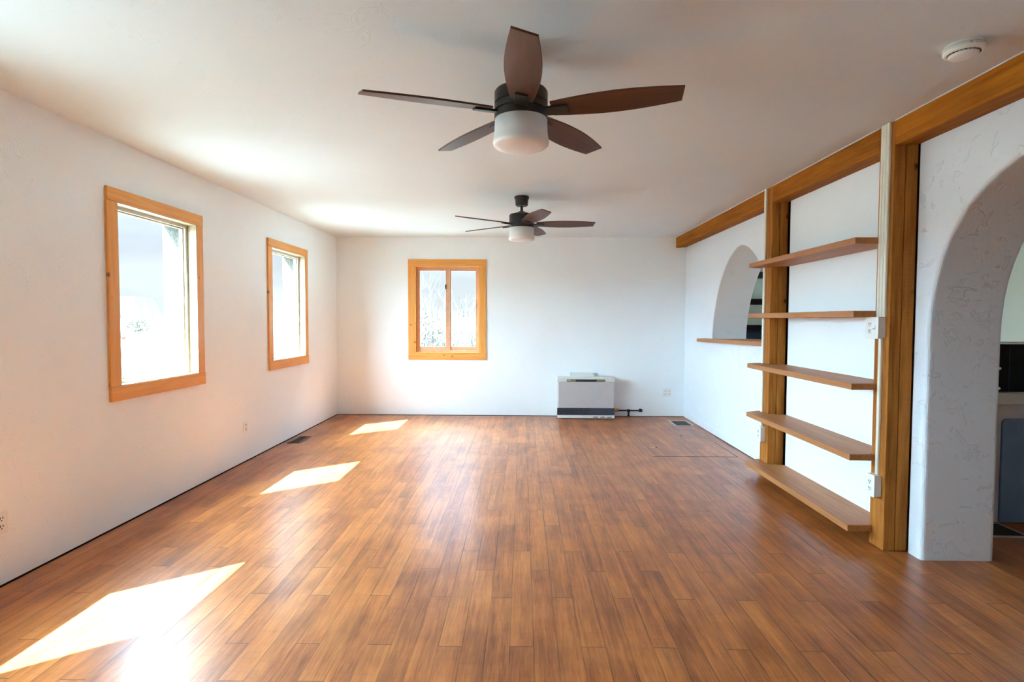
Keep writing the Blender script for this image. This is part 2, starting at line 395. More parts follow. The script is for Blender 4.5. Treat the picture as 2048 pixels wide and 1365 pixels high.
# floor ends just short of the walls, over a dark subfloor
fl = B(XL+.004, XK, YN, YB-.012, -.02, 0)
ST('floor', fl, FLOOR, 'brown strip plank floor with worn satin varnish', 'floor')
ST('subfloor', B(-2.80, XK+.2, YN-.2, YB+.24, -.10, -.021), DARK, 'dark gap showing under the edge of the plank floor', 'floor')
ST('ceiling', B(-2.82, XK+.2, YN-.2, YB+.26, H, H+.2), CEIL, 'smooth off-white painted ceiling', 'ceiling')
# left wall
holes = [(a, b, WZ0, WZ1) for a, b in wins]
ST('wall_left', gridwall(YN-.2, YB+.24, .009, H, holes, XL, -2.665, XW), WALL, 'white plaster wall with the tall windows', 'wall')
holesx = [(a+.018, b-.018, WZ0+.0, WZ1+.006) for a, b in wins]
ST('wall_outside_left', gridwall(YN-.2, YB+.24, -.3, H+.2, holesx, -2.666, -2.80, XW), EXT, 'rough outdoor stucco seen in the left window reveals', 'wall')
# back wall
BX0, BX1, BZ0, BZ1 = -1.478, -.590, .865, 2.048
ST('wall_back', gridwall(-2.80, XR+.01, .006, H, [(BX0, BX1, BZ0, BZ1)], YB, YB+.11, YW), WALL, 'white plaster end wall with the sliding window', 'wall')
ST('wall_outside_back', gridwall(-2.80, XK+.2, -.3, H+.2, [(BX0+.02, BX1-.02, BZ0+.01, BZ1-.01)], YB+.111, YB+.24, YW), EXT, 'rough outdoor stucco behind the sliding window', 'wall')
# wall behind the camera
ST('wall_near', gridwall(-2.80, XK+.2, -.3, H, [], YN, YN-.2, YW), WALL, 'white plaster wall behind the viewer', 'wall')
# right wall pieces
def arch_pts(yc, a, z0, b, n, zb, steps=28):
    pts = [(yc+a, zb)]
    for i in range(steps+1):
        th = pi*i/steps
        c_, s_ = cos(th), sin(th)
        y = yc + a*math.copysign(abs(c_)**(2/n), c_); z = z0 + b*abs(s_)**(2/n)
        pts.append((y, z))
    pts.append((yc-a, zb)); return pts
A1 = arch_pts(2.245, .80, 1.2, .89, 2.3, -.02)
outer = [(YN-.01, -.02), (A1[-1][0], -.02)] + A1[::-1][1:-1] + [(A1[0][0], -.02), (3.163, -.02), (3.163, H), (YN-.01, H)]
o = ST('wall_right_arch', slab([outer], XR-.003, XR+.395, XW), STUC, 'thick white plaster wall with the big arched opening at right', 'wall', bevel=.022, seg=4)
A2 = arch_pts(5.68, .79, 1.15, .93, 1.75, 1.10)
o = ST('wall_right_far', slab([[(4.82, .006), (YB, .006), (YB, H), (4.82, H)], A2], XR, XR+.395, XW), STUC, 'white plaster wall with the small arched pass-through', 'wall', bevel=.010, seg=3)
ST('wall_right_panel', slab([rect(3.27, 4.632, -.02, H)], XR-.003, XR+.1, XW), WALL, 'white plaster panel behind the open shelves', 'wall')
ST('wall_right_core', slab([rect(3.162, 4.822, -.02, H)], XR+.03, XR+.395, XW), plain('raw_edge', (.09, .045, .03), rough=.9, var=.3, scale=40), 'dark raw edge of the shelf panel wall', 'wall')
ST('baseboard_right', slab([rect(4.825, YB-.001, .007, .088)], XR-.003, XR+.002, XW), STUC, 'white painted base strip under the pass-through wall', 'baseboard', bevel=.002)

ST('gap_shade_1', B(XL-.03, XL-.012, YN, YB, -.02, .012), DARK, 'dark strip standing for the shadow under the left wall', 'gap_shade')  # strips added behind the raised wall bottoms, shadow painted as near-black colour
ST('gap_shade_2', B(XL-.012, XR+.01, YB+.010, YB+.03, -.02, .009), DARK, 'dark strip standing for the shadow under the end wall', 'gap_shade')
ST('gap_shade_3', B(XR+.010, XR+.03, 4.825, YB-.001, -.02, .0055), DARK, 'dark strip standing for the shadow under the pass-through wall', 'gap_shade')
# kitchen shell
ST('wall_kitchen_back', B(XR+.39, XK+.2, YB, YB+.11, -.02, H), KWALL, 'pale sage kitchen wall seen through the pass-through', 'wall')
ST('wall_kitchen_right', gridwall(YN-.2, YB+.24, -.3, H, [(4.3, 5.6, 1.0, 2.1)], XK, XK+.2, XW), KWALL, 'pale sage kitchen side wall beyond the arch', 'wall')
o = None

# ------------------------------------------------------------------ windows
def side_window(n, a, b, label):
    t = thing('window_%d' % n, (XL, (a+b)/2, WZ0), label, 'window', kind='structure')
    cw = .087; P = .020; zt, zb = 2.135, .802
    xi = XL + P
    link('head_casing', B(XL, xi, a-cw+.002, b+cw-.002, WZ1, zt), PINE['y'], t, bevel=.003)
    link('bottom_casing', B(XL, xi, a-cw+.004, b+cw, zb, WZ0), PINE['y'], t, bevel=.003)
    link('side_casing', B(XL, xi-.002, a-cw, a, WZ0+.001, WZ1-.001), PINE['z'], t, bevel=.003)
    link('side_casing', B(XL, xi-.002, b, b+cw-.004, WZ0+.001, WZ1-.001), PINE['z'], t, bevel=.003)
    # pale wood liner, from the casing to the vinyl frame
    li = slab([rect(a, b, WZ0, WZ1), rect(a+.006, b-.006, WZ0+.006, WZ1-.006)], xi-.004, -2.612, XW)
    link('jamb_liner', li, LINER, t)
    fr = slab([rect(a+.006, b-.006, WZ0+.006, WZ1-.006), rect(a+.030, b-.030, WZ0+.030, WZ1-.030)], -2.612, -2.664, XW)
    link('window_frame', fr, VINYL, t, bevel=.002)
    st = slab([rect(a+.028, b-.028, WZ0+.028, WZ1-.028), rect(a+.040, b-.040, WZ0+.040, WZ1-.040)], -2.630, -2.652, XW)
    link('glazing_bead', st, VINYLT, t)
    link('pane', B(-2.643, -2.639, a+.032, b-.032, WZ0+.032, WZ1-.032), GLASS, t)
    return t
side_window(3, *wins[0], 'tall window out of view at left, nearest the viewer')
side_window(1, *wins[1], 'tall pine-cased window at left, nearest the camera, overlooking open desert')
side_window(2, *wins[2], 'narrower-looking tall pine-cased window beside the far left corner')
# sliding window in the back wall
t = thing('window_4', ((BX0+BX1)/2, YB, BZ0), 'pine-cased two-pane sliding window in the end wall', 'window', kind='structure')
yi = YB-.020; cw = .089
link('head_casing', B(BX0-cw, BX1+cw, yi, YB, BZ1, 2.141), PINEB['x'], t, bevel=.003)
link('bottom_casing', B(BX0-cw, BX1+cw, yi, YB, .770, BZ0), PINEB['x'], t, bevel=.003)
link('side_casing', B(BX0-cw, BX0, yi+.002, YB, BZ0+.001, BZ1-.001), PINEB['z'], t, bevel=.003)
link('side_casing', B(BX1, BX1+cw, yi+.002, YB, BZ0+.001, BZ1-.001), PINEB['z'], t, bevel=.003)
link('jamb_liner', slab([rect(BX0, BX1, BZ0, BZ1), rect(BX0+.006, BX1-.006, BZ0+.006, BZ1-.006)], yi+.004, YB+.06, YW), PINEB['z'], t)
link('window_frame', slab([rect(BX0+.006, BX1-.006, BZ0+.006, BZ1-.006), rect(BX0+.03, BX1-.03, BZ0+.03, BZ1-.03)], YB+.055, YB+.112, YW), TAN, t, bevel=.002)
s1 = link('sliding_sash', slab([rect(BX0+.03, -1.005, BZ0+.03, BZ1-.03), rect(-1.418, -1.062, .945, 1.992)], YB+.060, YB+.082, YW), TAN, t, bevel=.002)
link('latch', B(-1.066, -1.052, YB+.045, YB+.060, 1.74, 1.80), SLOT, s1)
link('pane', B(-1.420, -1.060, YB+.070, YB+.074, .943, 1.994), GLASS, s1)
s2 = link('fixed_sash', slab([rect(-1.045, BX1-.03, BZ0+.03, BZ1-.03), rect(-.990, -.650, .945, 1.992)], YB+.084, YB+.106, YW), TAN, t, bevel=.002)
link('pane', B(-.992, -.648, YB+.094, YB+.098, .943, 1.994), GLASS, s2)
link('latch', B(-.633, -.627, YB+.066, YB+.084, 1.49, 1.54), BRASS, s2)

# ------------------------------------------------------------------ beam, posts
PX = 2.07; XB = XR-.001
P2 = (3.163, 3.292); P1 = (4.672, 4.822)
BZ = 2.30
for k, (a, b, lab) in enumerate(((YN+.002, P2[0]-.002, 'rough brown ceiling beam over the big arch, nearest of three in line'),
                                 (P2[1]+.002, P1[0]-.002, 'rough brown ceiling beam over the open shelves, between the two posts'),
                                 (P1[1]+.002, YB-.002, 'rough brown ceiling beam over the small pass-through, running to the end wall'))):
    t = thing('ceiling_beam', (PX, (a+b)/2, BZ), lab, 'beam', 'ceiling beams along the right wall')
    link('front_plank', B(PX, PX+.064, a, b, BZ, H-.003), BEAM['y'], t, bevel=.004)
    link('rear_plank', B(PX+.067, XB, a, b, BZ+.004, H-.003), BEAM['y'], t, bevel=.004)
    link('paint_edge', B(PX-.004, PX, a, b, H-.006, H-.001), CEIL, t)
for (a, b), lab in ((P2, 'rough brown double post left of the big arch, carrying the switch box'), (P1, 'rough brown double post at the far end of the open shelves')):
    t = thing('wall_post', (PX, (a+b)/2, 0), lab, 'post', 'double posts framing the open shelves')
    link('front_board', B(PX, PX+.064, a, b, .002, H-.003), POST, t, bevel=.004)
    link('rear_board', B(PX+.067, XB, a, b-.004, .002, H-.003), POST, t, bevel=.004)

# ------------------------------------------------------------------ shelves
SX = 1.925
for z, lab in ((1.806, 'topmost long wooden shelf between the two posts'), (1.380, 'second wooden shelf from the top, at eye level beside the switch box'),
               (.955, 'middle wooden shelf between the two posts'), (.537, 'second wooden shelf from the floor, worn on top'),
               (.115, 'lowest wooden shelf, just above the floor between the posts')):
    pts = [(SX, 3.262), (SX, 4.765), (PX-.003, 4.835), (PX-.003, P1[0]-.002), (XR-.004, P1[0]-.002-.04), (XR-.004, P2[1]+.003), (PX-.003, P2[1]+.003), (PX-.003, 3.262)]
    t = thing('wall_shelf', (SX, 4.0, z-.038), lab, 'shelf', 'open shelves between the posts')
    if z < .2:
        link('front_board', slab([[(SX, 3.262), (SX, 4.765), (PX-.003, 4.835), (PX-.003, 3.262)]], z-.04, z, ZW), SHELF, t, bevel=.003)
        link('rear_board', slab([[(PX, P2[1]+.003), (PX, P1[0]-.002), (XR-.004, P1[0]-.042), (XR-.004, P2[1]+.003)]], z-.04, z-.003, ZW), SHELF, t, bevel=.003)
    else:
        link('board', slab([pts], z-.038, z, ZW), SHELF, t, bevel=.003)

# sill board of the pass-through
t = thing('sill_board', (2.07, 5.7, 1.1), 'wooden sill board projecting from the small arched pass-through', 'shelf')
bm = slab([[(2.075, 4.825), (2.075, 6.63), (XR-.002, 6.66), (XR-.002, 6.462), (XR+.43, 6.462), (XR+.43, 4.897), (XR-.002, 4.897), (XR-.002, 4.825)]], 1.085, 1.122, ZW)
for v in bm.verts: v.co.z += (5.7-v.co.y)*.018
link('board', bm, SHELF, t, bevel=.003)

# ------------------------------------------------------------------ electrical bits
def receptacle(parent, cx, cy, cz, normal, s=1.0, two=True):
    """pair of slotted sockets on a plate; normal in 'x-','x+','y-'"""
    for dz in ((.020, -.020) if two else (0,)):
        bm = bmesh.new()
        for (du, dv, hu, hv) in ((-.007, .004, .0018, .006), (.007, .004, .0018, .005), (0, -.009, .0028, .0028)):
            if normal == 'x-': box(bm, cx-.0012, cx, cy+du-hu, cy+du+hu, cz+dz+dv-hv, cz+dz+dv+hv)
            elif normal == 'x+': box(bm, cx, cx+.0012, cy+du-hu, cy+du+hu, cz+dz+dv-hv, cz+dz+dv+hv)
            else: box(bm, cx+du-hu, cx+du+hu, cy-.0012, cy, cz+dz+dv-hv, cz+dz+dv+hv)
        link('socket_slots', bm, SLOT, parent)
def outlet_left(y0, y1, z0, z1, lab, faces=True):
    t = thing('wall_outlet', (XL, (y0+y1)/2, z0), lab, 'outlet')
    p = link('cover_plate', slab([rrect(y0, y1, z0, z1, .006)], XL, XL+.005, XW), PLAST, t, bevel=.0015)
    cy, cz = (y0+y1)/2, (z0+z1)/2
    f = bmesh.new()
    for dz in (.021, -.021):
        f2 = slab([rrect(cy-.015, cy+.015, cz+dz-.014, cz+dz+.014, .007)], XL+.005, XL+.0068, XW)
        me = bpy.data.meshes.new('tmp'); f2.to_mesh(me); f2.free(); f.from_mesh(me); bpy.data.meshes.remove(me)
    link('socket_face', f, PLAST, t)
    receptacle(t, XL+.0068, cy, cz, 'x+')
outlet_left(2.590, 2.666, .260, .374, 'white wall outlet low on the left wall at the picture edge')
outlet_left(4.995, 5.065, .270, .372, 'white wall outlet low on the left wall between the two windows')
t = thing('wall_outlet', (1.98, YB, .275), 'square white outlet plate on the end wall near the right corner', 'outlet')
link('cover_plate', slab([rrect(1.924, 2.040, .275, .385, .006)], YB-.006, YB, YW), PLAST, t, bevel=.0015)
receptacle(t, 1.956, YB-.006, .33, 'y-'); receptacle(t, 2.008, YB-.006, .33, 'y-')

# near post: switch box, lower outlet box, raceways
def wire_box(y0, y1, z0, z1, d, lab, name, cat, switch):
    x1 = PX-.001; x0 = PX-d
    t = thing(name, (x1, (y0+y1)/2, z0), lab, cat)
    link('box', slab([rrect(y0, y1, z0, z1, .004)], x0+.005, x1, XW), PLAST, t, bevel=.002)
    link('cover_plate', slab([rrect(y0-.003, y1+.003, z0-.003, z1+.003, .006)], x0, x0+.005, XW), PLAST, t, bevel=.0015)
    cz = (z0+z1)/2
    if switch:
        for dz in (.021, -.021):
            link('socket_face', slab([rrect(y0+.058, y0+.090, cz+dz-.014, cz+dz+.014, .007)], x0-.002, x0, XW), PLAST, t)
        receptacle(t, x0-.002, y0+.074, cz, 'x-')
        bm = B(x0-.002, x0, y0+.022, y0+.034, cz-.013, cz+.013); link('toggle_slot', bm, IVORY, t)
        bm = bmesh.new(); tube(bm, (x0, y0+.028, cz), (x0-.014, y0+.028, cz-.007), .004, .003, 8); link('toggle', bm, PLAST, t)
        for dz in (-.048, .048): link('screw', TB((x0+.0005, y0+.028, cz+dz*.8), (x0-.0012, y0+.028, cz+dz*.8), .003, n=8), IVORY, t)
    else:
        for dz in (.021, -.021):
            link('socket_face', slab([rrect((y0+y1)/2-.017, (y0+y1)/2+.017, cz+dz-.014, cz+dz+.014, .007)], x0-.002, x0, XW), PLAST, t)
        receptacle(t, x0-.002, (y0+y1)/2, cz, 'x-')
    return t
wire_box(3.192, 3.306, 1.222, 1.340, .046, 'white surface box with a switch and two sockets on the near post', 'switch_box', 'switch', True)
wire_box(3.190, 3.266, .305, .428, .044, 'white surface outlet box low on the near post', 'outlet_box', 'outlet', False)
wire_box(4.722, 4.806, .285, .412, .040, 'white surface outlet box low on the far post', 'outlet_box', 'outlet', False)
def raceway(y0, y1, z0, z1, ribs, lab):
    t = thing('wire_raceway', (PX, (y0+y1)/2, z0), lab, 'raceway')
    w_ = (y1-y0)/ribs
    for i in range(ribs):
        a = y0+i*w_
        link('channel', slab([[(PX-.001, a+.0015), (PX-.012, a+.0015), (PX-.016, a+.006), (PX-.016, a+w_-.006), (PX-.012, a+w_-.0015), (PX-.001, a+w_-.0015)]], z0, z1, ZW), IVORY, t, bevel=.001)
raceway(3.186, 3.262, 1.342, H-.004, 3, 'triple ivory wire raceway from the switch box up to the ceiling')
raceway(3.210, 3.236, .43, 1.220, 1, 'single ivory wire raceway between the two boxes on the near post')
raceway(4.762, 4.798, .414, H-.004, 1, 'ivory wire raceway running up the far post')

# ------------------------------------------------------------------ ceiling fans
def blade_outline(r0=.135, r1=.662):
    up_, lo_ = [], []
    n = 14
    for i in range(n+1):
        s = i/n; r = r0+(r1-r0)*s
        wv = .050 + .021*sin(pi*min(1, s*1.02)**.85) if s > 0 else .050
        wv = .046*(1-s) + .044*s + .024*sin(pi*s)
        up_.append((r - (.010*s), wv)); lo_.append((r + (.003*s), -wv))
    return up_ + lo_[::-1]
def make_fan(cx, cy, zb, ph, lab):
    t = thing('ceiling_fan', (cx, cy, H), lab, 'ceiling fan', 'five-bladed ceiling fans')
    link('canopy', LA([(.066, H-.001), (.067, H-.022), (.060, H-.024), (.057, H-.078), (.050, H-.086), (.016, H-.086)], cx, cy), BLACKM, t, smooth=True).modifiers.new('e', 'EDGE_SPLIT')
    link('downrod', LA([(.0125, H-.08), (.0125, zb+.10), (.026, zb+.118), (.030, zb+.098), (.020, zb+.096)], cx, cy, 24), BLACKM, t, smooth=True).modifiers.new('e', 'EDGE_SPLIT')
    link('motor_housing', LA([(.022, zb+.108), (.060, zb+.103), (.108, zb+.088), (.113, zb+.080), (.113, zb+.036), (.106, zb+.034), (.106, zb+.030), (.113, zb+.028), (.113, zb+.004), (.105, zb+.002), (.105, zb-.002), (.113, zb-.004), (.113, zb-.030), (.108, zb-.034), (.02, zb-.034)], cx, cy, 64), BLACKM, t, smooth=True).modifiers.new('e', 'EDGE_SPLIT')
    z0 = zb-.030
    link('light_shade', LA([(.100, z0), (.111, z0-.002), (.113, z0-.06), (.117, z0-.085), (.119, z0-.098), (.117, z0-.107), (.109, z0-.114), (.09, z0-.119), (.05, z0-.123), (.01, z0-.124)], cx, cy, 64), OPAL, t, smooth=True)
    for k in range(5):
        a = -pi/2 - (ph + k*2*pi/5)
        bm = slab([blade_outline()], -.004, .004, ZW)
        me = bpy.data.meshes.new('blade'); 
        bmesh.ops.recalc_face_normals(bm, faces=bm.faces); bm.to_mesh(me); bm.free(); me.materials.append(WALNUT)
        bl = bpy.data.objects.new('blade', me); C.objects.link(bl); bl.parent = t
        bl.location = (0, 0, zb+.002-H)
        bl.rotation_euler = (Matrix.Rotation(a, 3, 'Z') @ Matrix.Rotation(math.radians(FT), 3, 'X')).to_euler()
        mo = bl.modifiers.new('bevel', 'BEVEL'); mo.width = .0015; mo.segments = 2
        bm = slab([[(.100, -.026), (.100, .026), (.150, .030), (.205, .026), (.205, -.026), (.150, -.030)]], -.014, -.004, ZW)
        m2 = bpy.data.meshes.new('blade_bracket'); bmesh.ops.recalc_face_normals(bm, faces=bm.faces); bm.to_mesh(m2); bm.free(); m2.materials.append(BLACKM)
        br = bpy.data.objects.new('blade_bracket', m2); C.objects.link(br); br.parent = bl
        mo = br.modifiers.new('bevel', 'BEVEL'); mo.width = .003; mo.segments = 2
    return t
FT = -13.0
make_fan(-.010, 2.381, 2.200, -.0195, 'large near ceiling fan with dark walnut blades and white drum light')
make_fan(-.012, 5.072, 2.188, -.3075, 'smaller-looking far ceiling fan with its short downrod visible')

# ------------------------------------------------------------------ smoke detector
cx, cy = 1.782, 2.318
t = thing('smoke_detector', (cx, cy, H), 'round white smoke detector on the ceiling at upper right', 'smoke detector')
link('base', LA([(.066, H-.001), (.068, H-.006), (.068, H-.010)], cx, cy, 48), PLAST, t, smooth=True).modifiers.new('e', 'EDGE_SPLIT')
link('body', LA([(.070, H-.010), (.070, H-.030), (.066, H-.036), (.060, H-.038), (.052, H-.036)], cx, cy, 48), PLAST, t, smooth=True)
link('cap', LA([(.052, H-.034), (.050, H-.044), (.044, H-.050), (.02, H-.054), (.004, H-.0545)], cx, cy, 48), PLAST, t, smooth=True)
bm = bmesh.new()
for i in range(16):
    a0 = math.radians(150+i*15); r = .0525
    for da in (0,):
        p = [(cx+rr*cos(a0+d), cy+rr*sin(a0+d)) for rr, d in ((.0505, -.08), (.0560, -.08), (.0560, .08), (.0505, .08))]
        vv = [bm.verts.new((x, y, z)) for z in (H-.0385, H-.0365) for x, y in p]
        for f in ((0, 1, 2, 3), (7, 6, 5, 4), (0, 4, 5, 1), (1, 5, 6, 2), (2, 6, 7, 3), (3, 7, 4, 0)): bm.faces.new([vv[j] for j in f])
link('vent_slots', bm, SLOT, t)
bm = bmesh.new()
def arc_mark(a0, a1, z, h):
    n = max(1, int((a1-a0)/.05)); r = .0704
    for i in range(n):
        A0 = a0+(a1-a0)*i/n; A1_ = a0+(a1-a0)*(i+1)/n
        bm.faces.new([bm.verts.new((cx+r*cos(q), cy+r*sin(q), zz)) for q, zz in ((A0, z), (A1_, z), (A1_, z+h), (A0, z+h))])
zz = H-.016
a = math.radians(262)
while a < math.radians(300):
    d = random.uniform(.02, .05); arc_mark(a, a+d, zz, .0016); a += d+.012
arc_mark(math.radians(262), math.radians(296), zz-.0050, .0010)
ringr = .0045
for i in range(14):
    q0, q1 = 2*pi*i/14, 2*pi*(i+1)/14; ca = math.radians(252)
    def rp_(q, rr): 
        an = ca + rr*cos(q)/.07; return (cx+.0704*cos(an), cy+.0704*sin(an), zz-.002+rr*sin(q))
    bm.faces.new([bm.verts.new(p) for p in (rp_(q0, ringr), rp_(q1, ringr), rp_(q1, ringr*.72), rp_(q0, ringr*.72))])
for sgn in (-1, 1): arc_mark(math.radians(252)+sgn*.022-.006, math.radians(252)+sgn*.022+.006, zz-.004, .004)
link('printed_marking', bm, INK, t)

# ------------------------------------------------------------------ heater
hx0, hx1, hyf, hyb, hz0, hz1 = .464, 1.226, 7.330, 7.540, .012, .553
t = thing('wall_heater', ((hx0+hx1)/2, 7.44, 0), 'grey direct vent wall heater standing against the end wall', 'heater')
cs = link('casing', slab([rrect(hx0, hx1, hz0, hz1-.010, .022)], hyf+.012, hyb, YW), HEATL, t, bevel=.006)
link('top_cover', slab([rrect(hx0-.002, hx1+.002, hz1-.052, hz1, .02, corners=(1, 1, 0, 0))], hyf+.004, hyb+.004, YW), HEATL, t, bevel=.006)
link('front_panel', slab([rrect(hx0+.018, hx1-.012, .150, hz1-.053, .006)], hyf, hyf+.012, YW), HEAT, t, bevel=.004)
link('base_panel', slab([rrect(hx0, hx1, hz0, .052, .012, corners=(0, 0, 1, 1))], hyf+.002, hyf+.0125, YW), HEATL, t, bevel=.003)
g = link('louver_grille', B(hx0+.001, hx1-.001, hyf+.008, hyf+.0125, .053, .149), SLOT, t)
for i in range(8):
    z = .056+.0118*i
    link('louver', B(hx0+.001, hx1-.001, hyf+.002, hyf+.009, z, z+.0045), GRILL, g)
for x in (.52, .56, .625, .70, .755, .815): link('grille_rib', B(x, x+.006, hyf+.004, hyf+.009, .053, .149), GRILL, g)
link('filter_screen', B(.890, hx1-.001, hyf+.005, hyf+.009, .053, .149), GRILL, g)
pn = link('control_panel', B(.590, 1.100, hyf-.001, hyf+.006, .500, .532), OLIVE, t, bevel=.001)
link('display_window', B(.707, .985, hyf-.0025, hyf, .502, .531), SLOT, pn)
link('printed_marking', B(.600, .640, hyf-.0022, hyf, .518, .524), PLAST, pn)
for mx, mw in ((.940, .07), (1.035, .07), (1.125, .07)):
    bm = bmesh.new()
    for j in range(9):
        x = mx+mw*j/9; hh = .008+.014*abs(sin(j*1.1+mx*9))*(1-abs(j-4)/7)
        box(bm, x, x+.0055, hyf+.0008, hyf+.0022, .020, .020+hh)
    for j in range(4):
        x = mx+.015+mw*.6*j/4; box(bm, x, x+.008, hyf+.0008, hyf+.0022, .026+.003*j, .029+.003*j)
    link('printed_marking', bm, INK, t)
t = thing('vent_cover', (.815, YB, .56), 'white wall box behind the top of the heater', 'vent')
link('box', slab([rrect(.655, .975, .40, .602, .006)], YB-.06, YB-.001, YW), HEATL, t, bevel=.003)
for x in (.668, .948, .962): link('screw', TB((x, YB-.0615, .590), (x, YB-.060, .590), .0035, n=8), SLOT, t)
# gas pipe
t = thing('gas_pipe', (1.45, 7.5, .09), 'black iron gas pipe with a yellow valve beside the heater', 'pipe')
py, pz = 7.50, .092
link('pipe', TB((1.235, py, pz), (1.60, py, pz), .0105, n=14), IRON, t, smooth=True)
link('drip_leg', TB((1.444, py, pz), (1.444, py, .022), .011, n=14), IRON, t, smooth=True)
bm = bmesh.new(); tube(bm, (1.425, py, pz), (1.463, py, pz), .017, n=14); tube(bm, (1.444, py, pz), (1.444, py, pz-.024), .016, n=14); link('tee_fitting', bm, IRON, t, smooth=True)
bm = bmesh.new(); tube(bm, (1.444, py, .036), (1.444, py, .012), .016, n=14); link('drip_cap', bm, IRON, t, smooth=True)
bm = bmesh.new(); tube(bm, (1.585, py, pz), (1.612, py, pz), .018, n=14); bmesh.ops.create_uvsphere(bm, u_segments=14, v_segments=10, radius=.021, matrix=Matrix.Translation((1.612, py, pz+.002))); tube(bm, (1.612, py, pz+.002), (1.612, YB, pz+.002), .016, n=14)
link('elbow', bm, IRON, t, smooth=True)
bm = bmesh.new(); tube(bm, (1.228, py, pz), (1.262, py, pz), .013, n=8); tube(bm, (1.262, py, pz), (1.300, py, pz), .017, n=12); tube(bm, (1.285, py, pz), (1.285, py, pz+.026), .006, n=8); link('valve_body', bm, BRASS, t)
link('valve_handle', slab([rrect(1.262, 1.318, py-.008, py+.008, .007)], pz+.022, pz+.030, ZW), YEL, t, bevel=.002)

# ------------------------------------------------------------------ floor registers and hatch
def register(x0, x1, y0, y1, rim, frame, grille, lab, bars, along):
    t = thing('floor_register', ((x0+x1)/2, (y0+y1)/2, 0), lab, 'vent')
    link('frame', slab([rect(x0, x1, y0, y1), rect(x0+rim, x1-rim, y0+rim, y1-rim)], .0005, .006, ZW), frame, t, bevel=.0015)
    g = link('grille', B(x0+rim, x1-rim, y0+rim, y1-rim, .0005, .0015), SLOT, t)
    bm = bmesh.new(); n = bars
    for i in range(n):
        if along == 'y':
            c_ = x0+rim+(x1-x0-2*rim)*(i+.5)/n; box(bm, c_-.0014, c_+.0014, y0+rim, y1-rim, .0015, .004)
        else:
            c_ = y0+rim+(y1-y0-2*rim)*(i+.5)/n; box(bm, x0+rim, x1-rim, c_-.0014, c_+.0014, .0015, .004)
    if along == 'x': 
        for c_ in (x0+(x1-x0)*.36, x0+(x1-x0)*.64): box(bm, c_-.002, c_+.002, y0+rim, y1-rim, .0015, .005)
    link('louver', bm, grille, t)
register(-2.500, -2.370, 5.790, 6.130, .022, VENTD, VENTD, 'bronze floor register against the left wall', 14, 'x')
register(1.905, 2.155, 6.885, 7.250, .030, VENTL, VENTD, 'pale-rimmed floor register in the far right corner', 22, 'y')
t = thing('floor_hatch', (1.68, 5.7, 0), 'plank-topped floor hatch with a thin brass edge near the pass-through', 'hatch')
link('edge_strip', B(1.270, 1.276, 5.345, 6.06, .0004, .0022), BRASS, t)
bm = bmesh.new(); box(bm, 1.270, 2.085, 5.341, 5.3465, .0003, .0018); link('front_joint', bm, plain('joint_brown', (.10, .045, .02), rough=.6), t)
bm = bmesh.new(); box(bm, 2.082, 2.0865, 5.35, 5.98, .0003, .0014); link('side_joint', bm, SLOT, t)
bm = slab([rrect(1.320, 1.392, 5.688, 5.716, .012)], .0004, .003, ZW); pl_ = link('pull_plate', bm, BRASS, t, bevel=.001)
link('pull_ring', slab([rrect(1.380, 1.396, 5.690, 5.714, .006)], .003, .006, ZW), IRON, pl_)
bm = slab([rrect(1.808, 1.826, 6.30, 6.335, .006)], .0004, .002, ZW); tag(link('floor_latch', bm, IRON, loc=(1.817, 6.317, .0004)), 'tiny dark metal floor latch between the hatch and the pale register', 'latch')

# ------------------------------------------------------------------ kitchen glimpsed through the openings
t = thing('base_cabinet', (3.8, 3.9, 0), 'white kitchen base cabinet with blue door seen through the big arch', 'cabinet')
link('body', slab([rect(3.055, 3.93, 0.004, .785)], 3.635, 4.22, YW), KWHT, t, bevel=.003)
link('door', slab([rrect(3.112, 3.80, .012, .690, .03, corners=(0, 1, 0, 0))], 3.618, 3.634, YW), KBLU, t, bevel=.004)
tag(link('countertop', slab([rect(3.035, 3.945, .787, .858)], 3.60, 4.24, YW), COUNT, loc=(3.5, 3.9, .787), bevel=.004), 'cream countertop edge above the blue-doored cabinet', 'countertop')
t = thing('countertop_oven', (3.5, 3.9, .86), 'black box-shaped appliance with rounded corner on the cream countertop', 'appliance')
ob = link('housing', slab([rrect(3.085, 3.78, .860, 1.172, .03, corners=(0, 1, 0, 0))], 3.66, 4.10, YW), BLACK, t, bevel=.004)
link('top_lip', B(3.12, 3.78, 3.655, 3.70, 1.172, 1.178), IVORY, t)
link('glass_edge', B(3.172, 3.177, 3.657, 3.66, .865, 1.150), plain('blue_edge', (.03, .05, .09), rough=.2), t)
for z in (.885, 1.015):
    bm = bmesh.new(); tube(bm, (3.095, 3.66, z), (3.095, 3.635, z), .012, .009, 12); link('knob', bm, PLAST, t, smooth=True)
for z, lab in ((1.885, 'topmost black shelf on the kitchen wall seen through the pass-through'), (1.535, 'middle black shelf on the kitchen wall seen through the pass-through'), (1.192, 'lowest black shelf on the kitchen wall seen through the pass-through')):
    tag(link('kitchen_shelf', B(2.85, 3.75, 7.30, YB-.001, z, z+.068), SHBLK, loc=(3.3, 7.4, z), bevel=.003), lab, 'shelf', 'black shelves on the kitchen wall')
t = thing('range_hood', (3.3, 7.3, 0), 'dark blue glossy stove back below the lowest black kitchen shelf', 'stove')
link('body', B(2.75, 3.7, 6.95, YB-.01, .004, .92), NAVY, t, bevel=.01)
link('back_guard', B(2.75, 3.7, 7.40, YB-.01, .92, 1.185), NAVY, t, bevel=.006)
t.name = 'stove'
t = thing('floor_mat', (2.9, 3.5, 0), 'black floor mat with pale border in front of the kitchen cabinet', 'mat')
link('pad', slab([rect(2.66, 3.085, 3.395, 3.600)], .0005, .008, ZW), MAT, t)
